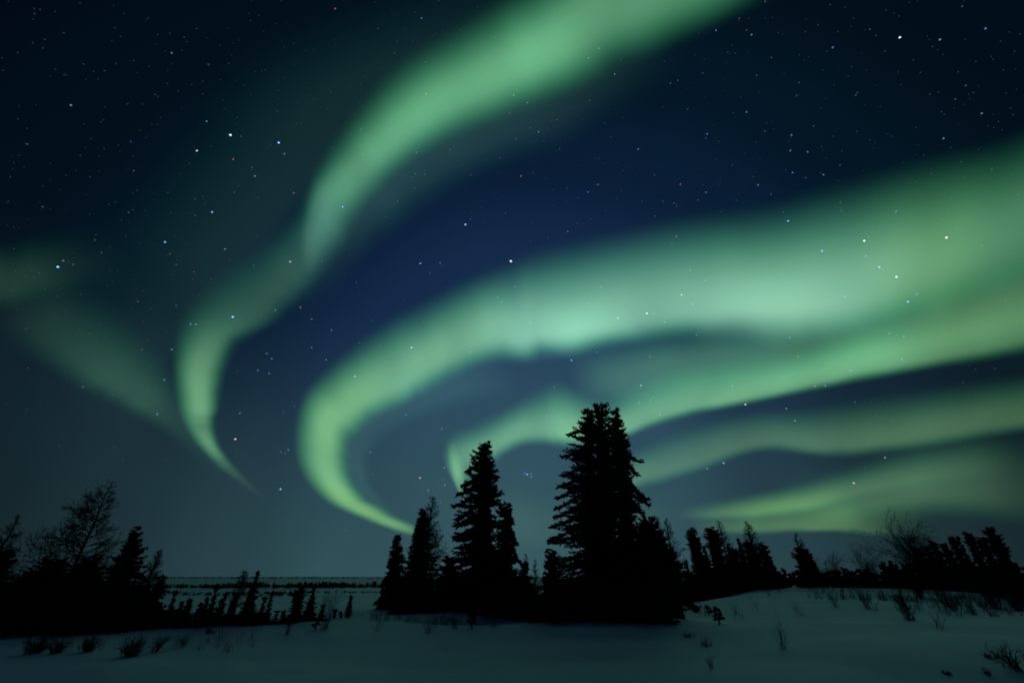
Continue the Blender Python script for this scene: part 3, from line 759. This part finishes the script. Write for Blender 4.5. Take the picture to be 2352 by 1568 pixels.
ribbon('aurora_fold', None, [(1310, 845, 1190, 740, 0, .5, 1, G1), (1360, 825, 1240, 690, .22, .4, 1, G1), (1420, 800, 1330, 670, .2, .4, 1, G1), (1500, 800, 1420, 660, 0, .4, 1, G1)], 7330, parent=aB, seed=6)
ribbon('aurora_fold', None, [(1610, 810, 1540, 650, 0, .4, 1, (160, 200, 180)), (1720, 812, 1650, 620, .16, .4, 1, (160, 200, 180)), (1820, 818, 1790, 600, .22, .35, 1, (160, 200, 180)), (1930, 806, 1900, 600, .12, .4, 1, (160, 200, 180)), (2030, 800, 2000, 600, 0, .4, 1, (160, 200, 180))], 7320, parent=aB, seed=7)

aC = ribbon('aurora_band', 'narrow green aurora band with a crisp lower edge behind the tallest spruce', [
    (2700, 745, 2700, 560, 0.244, .3, 1, GG), (2352, 822, 2352, 650, 0.439, .3, 1, GG), (2150, 852, 2140, 705, 0.549, .26, 1, GG), (2000, 880, 1990, 735, 0.683, .28, 1.1, G2),
    (1850, 908, 1830, 790, 0.634, .25, 1.2, G2), (1700, 938, 1690, 810, 0.732, .24, 1.2, G2), (1580, 964, 1560, 830, 0.683, .24, 1.2, G2), (1470, 1000, 1450, 870, 0.634, .24, 1.2, G2),
    (1400, 1030, 1380, 900, 0.634, .26, 1.2, G2), (1310, 1038, 1285, 862, 0.805, .26, 1.2, G2), (1250, 1030, 1232, 880, 0.586, .30, 1.2, G2), (1190, 1036, 1172, 920, 0.537, .34, 1.1, G2),
    (1140, 1072, 1095, 960, 0.488, .4, 1.1, G2), (1105, 1112, 1030, 990, 0.439, .5, 1.1, G2), (1084, 1134, 1012, 1040, 0.439, .5, 1.1, G2), (1076, 1146, 1036, 1104, 0.293, .5, 1, G2), (1080, 1172, 1064, 1152, 0, .5, 1, GY)], 7280, seed=8, ray_amp=.06)
ribbon('aurora_fold', None, [(1062, 1010, 1022, 1010, 0, .6, 1, GY), (1068, 1050, 1024, 1045, .22, .6, 1, GY), (1074, 1090, 1034, 1085, .26, .6, 1, GY), (1080, 1130, 1050, 1130, 0, .6, 1, GY)], 7260, parent=aC, seed=9)
ribbon('aurora_veil', None, [(1330, 960, 1290, 800, 0, .5, 1, G3), (1450, 970, 1400, 770, .28, .5, 1, G3), (1600, 936, 1560, 745, .38, .5, 1, G3), (1800, 910, 1780, 720, .42, .5, 1, G3), (2000, 880, 1980, 680, .44, .5, 1, G3), (2200, 850, 2180, 620, .48, .5, 1, GG), (2352, 830, 2352, 560, .46, .5, 1, GG), (2700, 760, 2700, 440, .3, .5, 1, GG)], 7240, parent=aC, seed=10, ray_amp=.1)

ribbon('aurora_band', 'dimmer olive green aurora band under the narrow crisp one at the right', [
    (2700, 950, 2700, 800, 0.154, .3, 1, GG), (2352, 1002, 2352, 850, 0.358, .3, 1, GG), (2150, 1036, 2140, 880, 0.384, .3, 1, GG), (1950, 1058, 1950, 910, 0.435, .28, 1, GG), (1850, 1052, 1838, 930, 0.422, .3, 1, GG),
    (1740, 1046, 1715, 940, 0.358, .34, 1, GG), (1620, 1086, 1575, 975, 0.384, .34, 1, GG), (1500, 1126, 1465, 1020, 0.410, .36, 1, GG), (1430, 1146, 1395, 1060, 0.307, .4, 1, G3), (1350, 1156, 1330, 1100, 0, .4, 1, G3)], 7200, seed=11)
aE = ribbon('aurora_band', 'low yellowish aurora streaks just above the right tree line', [
    (1560, 1200, 1545, 1160, 0, .4, 1, GY), (1660, 1198, 1640, 1145, 0.205, .4, 1, GY), (1770, 1196, 1755, 1122, 0.384, .4, 1, GY), (1870, 1182, 1855, 1100, 0.333, .4, 1, GY), (1990, 1150, 1980, 1065, 0.179, .4, 1, GG), (2150, 1125, 2150, 1020, 0.102, .4, 1, GG), (2352, 1100, 2352, 990, 0, .4, 1, GG)], 7160, seed=12)
ribbon('aurora_streak', None, [(1590, 1232, 1580, 1170, 0, .25, 1, GY), (1740, 1236, 1730, 1150, 0.256, .25, 1, GY), (1850, 1228, 1840, 1130, 0.294, .22, 1, GY), (1930, 1228, 1925, 1120, 0.282, .22, 1, GY), (1990, 1236, 2000, 1130, 0.179, .25, 1, GY), (2060, 1246, 2080, 1130, 0.064, .3, 1, GY), (2150, 1246, 2160, 1150, 0, .3, 1, GY)], 7140, parent=aE, seed=13)
ribbon('aurora_veil', None, [(1800, 1225, 1780, 1080, 0, .4, 1, GG), (1950, 1222, 1930, 1060, 0.240, .4, 1, GG), (2100, 1206, 2080, 1010, 0.320, .4, 1, GG), (2230, 1210, 2230, 980, 0.273, .4, 1, GG), (2352, 1230, 2352, 980, 0.112, .4, 1, GG), (2600, 1240, 2600, 1000, 0, .4, 1, GG)], 7120, parent=aE, seed=14)

aF = ribbon('aurora_band', 'dim diffuse aurora veil slanting down at the left edge', [
    (-60, 780, 60, 560, 0, .45, 1, GG), (30, 830, 170, 610, 0.054, .42, 1, G3), (100, 868, 250, 670, 0.108, .38, 1, G3), (170, 904, 320, 735, 0.151, .36, 1.1, G3), (240, 936, 370, 790, 0.162, .36, 1.1, G3), (305, 968, 410, 845, 0.157, .36, 1.1, G3), (355, 995, 440, 895, 0.097, .4, 1, G3), (425, 1045, 490, 960, 0.043, .4, 1, G3), (505, 1125, 545, 1050, 0, .4, 1, G3)], 7480, seed=15, wob=.03)
ribbon('aurora_smudge', None, [
    (-250, 760, -250, 480, .10, .5, 1, G3), (0, 730, 0, 545, .105, .45, 1, G3), (90, 710, 70, 530, .075, .45, 1, G3), (200, 690, 160, 510, .03, .45, 1, G3), (320, 680, 260, 490, 0, .45, 1, G3)], 7470, parent=aF, seed=16, wob=.03)
ribbon('aurora_veil', None, [
    (-300, 1250, -300, 480, .04, .5, 1, (64, 100, 118)), (0, 1250, 0, 480, .045, .5, 1, (64, 100, 118)), (250, 1290, 260, 560, .05, .5, 1, (64, 100, 118)), (420, 1300, 430, 700, .03, .5, 1, (64, 100, 118)), (600, 1300, 600, 900, 0, .5, 1, (64, 100, 118))], 7465, parent=aF, seed=18, wob=.03)
ribbon('aurora_band', 'faint greenish aurora glow low between the two tallest clumps', [
    (1100, 1290, 1090, 1110, 0, .5, 1, GG), (1180, 1290, 1170, 1100, .08, .5, 1, GG), (1240, 1290, 1230, 1110, .07, .5, 1, GG), (1330, 1290, 1320, 1110, .03, .5, 1, GG), (1480, 1280, 1470, 1100, .06, .5, 1, GG), (1580, 1280, 1580, 1120, 0, .5, 1, GG)], 7100, seed=17)

# ------------------------------------------------------------------ stars
K = .3662; K5 = .4578
STAR_SRC = [
 (K, 0, 0, """1445,847,0,w 1748,895,.5,b 1235,945,1.2,w 1512,855,2,p 1784,965,1.5,b 1462,999,1.7,r 1599,1105,1.5,w 1580,1052,2,b 1330,1330,1.3,b 1035,1518,1.2,b 1411,1562,1.4,b 2150,1298,1.3,b 1843,1210,1.8,p 2102,55,1.8,r 1971,624,2.2,r 1739,698,2.2,w 1861,778,2.2,b 1308,405,2,b 1077,333,1.8,b 445,660,1.8,w 400,208,2.2,p 207,270,2.2,p 720,175,2.2,t 990,219,2.2,t 1065,210,2.3,p 1571,130,2.5,p 1271,590,2.2,p 1296,761,1.7,b 820,888,2,b 838,1071,2,r 860,1193,2.3,r 172,904,1.9,b 268,1297,1.9,b 806,1332,2,b 911,1320,2.4,p 595,1505,2,p 1222,1248,2,b 1223,1352,2.1,p 1469,1205,2.1,p 1322,917,2.2,r 1695,910,2.3,p 1614,1474,2.2,w 2087,925,2.2,w 800,652,2.3,w 893,654,2.4,p 1050,525,2.4,p 587,448,2.5,t 838,381,2.4,b 757,230,2.5,t 347,435,2.5,t 570,870,2.4,p 505,973,2.5,p 635,766,2.5,p 535,928,2.6,p 1138,680,2.5,w 1187,1025,2.5,r 1890,776,2.5,w 2055,684,2.3,r 215,55,2.4,t 250,60,2.5,t"""),
 (K, 803.9, 0, """449,115,1.5,b 473,391,2,b 478,588,1.8,b 523,657,2.1,b 913,234,2,b 1026,597,1.7,w 1110,644,1.6,b 1560,306,1.7,b 1496,364,1.8,b 1660,466,1.6,b 2056,506,1.9,b 2010,523,2,b 1183,827,1.4,b 1041,871,2,b 1131,802,2,r 1298,752,1.9,r 1216,886,2.2,r 1240,817,2.3,r 1314,936,1.9,b 1807,935,1.5,b 1073,1104,1.4,p 1149,1084,1.9,b 758,1097,2,r 724,1408,.5,b 758,1375,1.9,r 1555,1158,1.5,p 1492,1205,1.8,b 1360,1183,2,b 2073,1156,1.6,r 1964,1260,1.9,b 2032,1275,2,w 2050,1290,2,p 1911,1097,2,p 1366,1452,1.5,b 1245,1489,2,b 2047,1482,1.8,w 2017,1532,2,w 418,955,1.7,b 629,938,2,w 410,1089,2.1,w 470,1095,2,w 405,1182,2.1,p 300,1260,2,b 280,1275,2.2,w 941,991,2.1,b 975,1337,2.1,w 825,1304,2.2,b 1504,630,2.1,p 1230,635,2.2,p 1600,775,2.3,r 1713,1070,2.2,r 2118,683,2.1,b 80,970,2,w 71,810,2.1,w 1003,707,2.1,w 279,335,2.2,w 1700,376,2.3,w 1830,1264,2.2,w 1913,1356,2.1,w 1510,1373,2.1,t 1425,1403,2.2,w 1562,995,2.3,r"""),
 (K, 1550.4, 0, """1410,236,1,w 1661,249,1.4,w 1948,180,1.7,b 257,191,1.8,b 480,219,1.8,b 448,190,2,p 403,116,2,r 990,298,1.8,b 1222,184,2,t 511,473,1.9,b 777,518,1.9,b 762,600,1.9,p 449,703,1.6,b 202,840,1.6,b 193,868,1.9,b 731,848,1.4,b 723,945,1.6,b 831,953,1.7,b 738,1083,1.8,b 1035,1035,1.9,b 521,1160,1.6,b 195,1207,1.7,b 931,1096,1.8,p 868,791,2,p 563,823,2,p 1133,597,1.9,b 1143,581,2,b 1684,868,1.8,b 1824,537,2,b 1758,623,2.1,b 1924,711,1.8,p 2106,678,2.2,r 1801,41,2.1,b 2116,1096,2.2,r 1560,972,2.2,r 709,1385,1.2,b 1187,1510,.7,w 1703,1490,.8,w 1387,1324,1.8,b 679,1330,2,t 820,1115,2.1,b 604,362,2.1,r 648,207,2.2,t 780,345,2.3,b 1495,377,2.3,t 1540,456,2.3,t 1615,294,2.3,t 1678,343,2.2,b 174,458,2,b 144,1255,2,p 601,1217,2.1,w 1037,1270,2.1,w 1042,1321,2.1,w 992,853,2.3,r 1067,46,2.4,p 565,10,2,w 1728,925,2.3,r 1653,580,2.3,t"""),
 (K, 0, 516.8, """363,262,1,b 397,224,1.7,p 458,247,2,w 1820,230,1.3,w 1884,515,1.4,r 1955,589,1.4,r 1727,534,1.6,b 1460,576,1,b 1196,620,1.4,b 1229,622,1.8,w 1105,504,1.9,b 1078,780,1.7,b 1030,970,1.8,b 1476,1341,.7,r 1505,1179,1.8,b 1808,1409,1.6,b 1762,1422,1.9,w 1618,910,1.6,b 1688,929,1.7,b 1705,837,1.7,b 1672,805,1.8,b 1954,767,1.8,b 2045,844,1.8,b 2078,658,1.7,p 865,478,1.9,r 520,1015,1.9,w 986,1185,1.8,b 891,781,2,r 1107,247,2.1,p 1065,180,2.1,p 636,173,2,b 1592,255,1.9,b 2019,227,1.9,b 1614,62,2,w 1847,1138,2,w 1776,1173,2,b 1215,293,2.1,r 507,434,2.3,t 163,650,2.3,w 247,300,2.2,w 1210,340,2.3,r 897,603,2.2,w 1790,1430,2,w"""),
 (K5, 574.2, 516.8, """1309,181,-.4,w 853,1267,1.1,r 153,1323,1.1,b 810,614,.9,b 527,759,1.3,b 855,192,1.1,b 1613,678,1.3,b 1105,638,1.5,r 1329,309,1.4,b 1243,363,1.4,b 1261,385,1.8,p 1527,811,1.7,b 1487,958,1.4,b 1564,983,1.8,b 963,1021,1.7,b 895,1329,1.5,b 954,190,1.8,p 966,202,1.9,p 904,240,2,p 534,287,1.9,p 409,526,1.8,p 381,675,1.8,b 308,614,1.9,b 613,480,1.9,b 867,480,1.9,b 782,951,1.8,b 605,1139,1.8,b 616,1251,2,p 1378,1245,1.4,b 1391,1250,1.2,b 1411,1248,1.4,b 1411,1262,1.5,b 977,1302,1.8,w 968,1276,2,w 957,1386,1.9,w 975,1216,1.7,w 1068,1130,1.9,w 1074,1107,1.9,w 1594,32,1.5,b 1498,61,1.7,p 1407,491,1.8,w 1698,392,1.7,b 1740,637,1.6,b 1245,546,2,w 1203,491,2,w 479,1527,2,w 550,590,2,w 651,610,2.1,w"""),
 (.4577, 1320.7, 516.8, """361,443,.8,w 331,805,1.1,b 855,899,1,r 1399,1294,1.3,r 746,1194,1.3,b 1240,130,1.1,b 1527,211,1.2,b 1613,260,.9,w 1671,384,1.3,b 215,467,1.2,b 535,350,1.3,w 589,397,1.6,w 451,487,1.6,w 109,637,1.5,b 378,660,1.7,p 1117,658,1.5,r 1384,731,1.6,b 1639,673,1.7,b 1077,564,1.6,b 1354,360,1.6,b 1715,346,1.7,b 1650,560,1.8,b 1577,543,1.8,b 322,890,1.4,p 427,951,1.7,w 379,878,1.8,w 1104,981,1.7,w 1406,888,1.9,w 663,1221,1.7,w 1555,1165,1.8,w 654,279,1.6,r 578,225,1.7,r 610,552,1.7,b 132,311,1.7,b 67,392,1.8,b 47,349,1.9,w 395,446,1.7,b 1459,155,1.8,w 2041,104,1.9,r 1204,808,1.8,w 1256,806,1.8,w 1060,920,1.8,w 791,806,1.8,w 1473,60,1.9,w""")]
STAR_RGB = {'w': (.85, .9, 1.0), 'b': (.22, .42, 1.0), 'p': (.75, .6, .75), 'r': (1.0, .5, .4), 't': (.2, .5, .6)}
STAR_WORD = {'w': 'white', 'b': 'blue', 'p': 'pale violet', 'r': 'reddish', 't': 'teal'}
STAR_LABEL = {  # the ones one can point at
 (1173, 600): 'brightest white star, in the dark gap above the broad aurora band',
 (529, 310): 'bright white star, the larger of two in the dark upper left sky',
 (640, 328): 'bright blue white star, right one of two in the dark upper left sky',
 (1069, 516): 'bright blue star left above the brightest star',
 (540, 1008): 'orange white star beside the lower tail of the upper aurora band',
 (965, 1097): 'reddish star right of the hook of the broad aurora band',
 (644, 1122): 'bright blue star below the tail of the upper aurora band',
 (945, 798): 'bright blue white star on the left arm of the broad aurora band',
 (2067, 86): 'bright white star high in the dark upper right corner',
 (1985, 553): 'bright blue white star on the right part of the broad aurora band',
 (2174, 545): 'bright white star near the right edge on the broad aurora band',
 (2059, 636): 'pinkish white star in the fading right end of the broad aurora band',
 (1486, 719): 'bright white star inside the brightest part of the broad aurora band',
 (1472, 885): 'blue star in the veil right above the tallest spruce',
 (1712, 928): 'pinkish star on the crisp edge of the narrow aurora band',
 (133, 613): 'bright blue star at the left edge above the faint smudge',
 (535, 728): 'blue white star where the upper aurora band starts to widen again',
 (1961, 1109): 'orange star low above the yellowish aurora streaks',
 (690, 705): 'left upper one of a pink pair left of the broad aurora band',
 (716, 732): 'right lower one of a pink pair left of the broad aurora band',
 (452, 346): 'white star left below the larger bright star of the upper left sky'}

def build_stars():
    pts = []
    for (k, ox, oy, txt) in STAR_SRC:
        for w in txt.split():
            x, y, m, c = w.split(','); x = ox + float(x) * k; y = oy + float(y) * k
            if any((x - p[0]) ** 2 + (y - p[1]) ** 2 < 20 for p in pts): continue
            pts.append((x, y, float(m), c))
    pts.sort(key=lambda p: p[2])
    mats = {}
    def mat(c, m):
        key = (c, round(m * 2.5) / 2.5)
        if key not in mats:
            mt = bpy.data.materials.new('star_light'); mt.use_nodes = True
            nt = mt.node_tree; nt.nodes.clear()
            o = nt.nodes.new('ShaderNodeOutputMaterial'); e = nt.nodes.new('ShaderNodeEmission'); t = nt.nodes.new('ShaderNodeBsdfTransparent'); a = nt.nodes.new('ShaderNodeAddShader')
            e.inputs[0].default_value = (*STAR_RGB[c], 1); e.inputs[1].default_value = min(1.2, 18 * 10 ** (-1.15 * key[1])) * (0.6 if c in 'wpr' else 1.0)
            nt.links.new(e.outputs[0], a.inputs[0]); nt.links.new(t.outputs[0], a.inputs[1]); nt.links.new(a.outputs[0], o.inputs[0])
            mt.cycles.emission_sampling = 'NONE'; mats[key] = mt
        return mats[key]
    ico = []
    g = (1 + 5 ** .5) / 2
    IV = [Vector(v).normalized() for v in ((-1, g, 0), (1, g, 0), (-1, -g, 0), (1, -g, 0), (0, -1, g), (0, 1, g), (0, -1, -g), (0, 1, -g), (g, 0, -1), (g, 0, 1), (-g, 0, -1), (-g, 0, 1))]
    IF = [(0, 11, 5), (0, 5, 1), (0, 1, 7), (0, 7, 10), (0, 10, 11), (1, 5, 9), (5, 11, 4), (11, 10, 2), (10, 7, 6), (7, 1, 8), (3, 9, 4), (3, 4, 2), (3, 2, 6), (3, 6, 8), (3, 8, 9), (4, 9, 5), (2, 4, 11), (6, 2, 10), (8, 6, 7), (9, 8, 1)]
    meshes = {}
    DIST = 8600.0
    def region(x, y):
        if y > 1000: return 'low in the sky between the trees and the bands' if x > 700 else 'low in the left sky'
        if x < 560: return 'in the dark left sky' if y > 480 else 'in the dark upper left sky'
        if y < 480: return 'on or by the upper aurora band' if x < 1250 else 'in the dark upper right sky'
        if x < 1000: return 'in the blue gap between the two large aurora bands'
        if y > 820: return 'around the narrow crisp aurora band'
        return 'on or by the broad aurora band'
    mains = pts[:300]; rest = pts[300:]
    for (x, y, m, c) in mains:
        mt = mat(c, m); key = mt.name
        if key not in meshes:
            me = bpy.data.meshes.new('star'); me.from_pydata([tuple(v) for v in IV], [], IF); me.materials.append(mt); meshes[key] = me
        o = bpy.data.objects.new('star', meshes[key]); COL.objects.link(o)
        d = ray(x, y); o.location = Vector((0, 0, EYE)) + d * DIST
        px = 3.9 - 0.6 * min(2.2, m) + (1.2 if m < 0 else 0)           # width in picture units
        o.scale = [max(2.3, px * .92) * 0.5 * DIST / FPX * (0.80 + 0.2 * d.y)] * 3
        lab = None
        for q, t in STAR_LABEL.items():
            if abs(q[0] - x) < 4 and abs(q[1] - y) < 4: lab = t
        if lab: tag(o, lab, 'star', 'stars')
        else:
            size = 'clear' if m < 1.45 else ('faint' if m < 1.95 else 'very faint')
            s = '%s %s star %s' % (size, STAR_WORD[c], region(x, y))
            tag(o, s, 'star', s.replace(' star ', ' stars '))
    rng = random.Random(3); V = []; F = []
    for k in range(1000):
        if rest: x, y = rest.pop()[:2]
        else: x, y = rng.uniform(-30, 2380), rng.uniform(-30, 1250 * rng.uniform(.6, 1))
        d = ray(x, y); p = Vector((0, 0, EYE)) + d * DIST; r = rng.uniform(1.3, 1.8) * .5 * DIST / FPX * rng.choice((1, 1, 1, 1.5))
        n = len(V)
        for a in ((1, 0, 0), (-1, 0, 0), (0, 1, 0), (0, -1, 0), (0, 0, 1), (0, 0, -1)): V.append(tuple(p + Vector(a) * r))
        for f in ((0, 2, 4), (2, 1, 4), (1, 3, 4), (3, 0, 4), (2, 0, 5), (1, 2, 5), (3, 1, 5), (0, 3, 5)): F.append(tuple(n + i for i in f))
    o = link_mesh('star_field', V, F, mat('w', 2.4))
    tag(o, 'faintest scattered stars all over the sky', 'stars', kind='stuff')
build_stars()
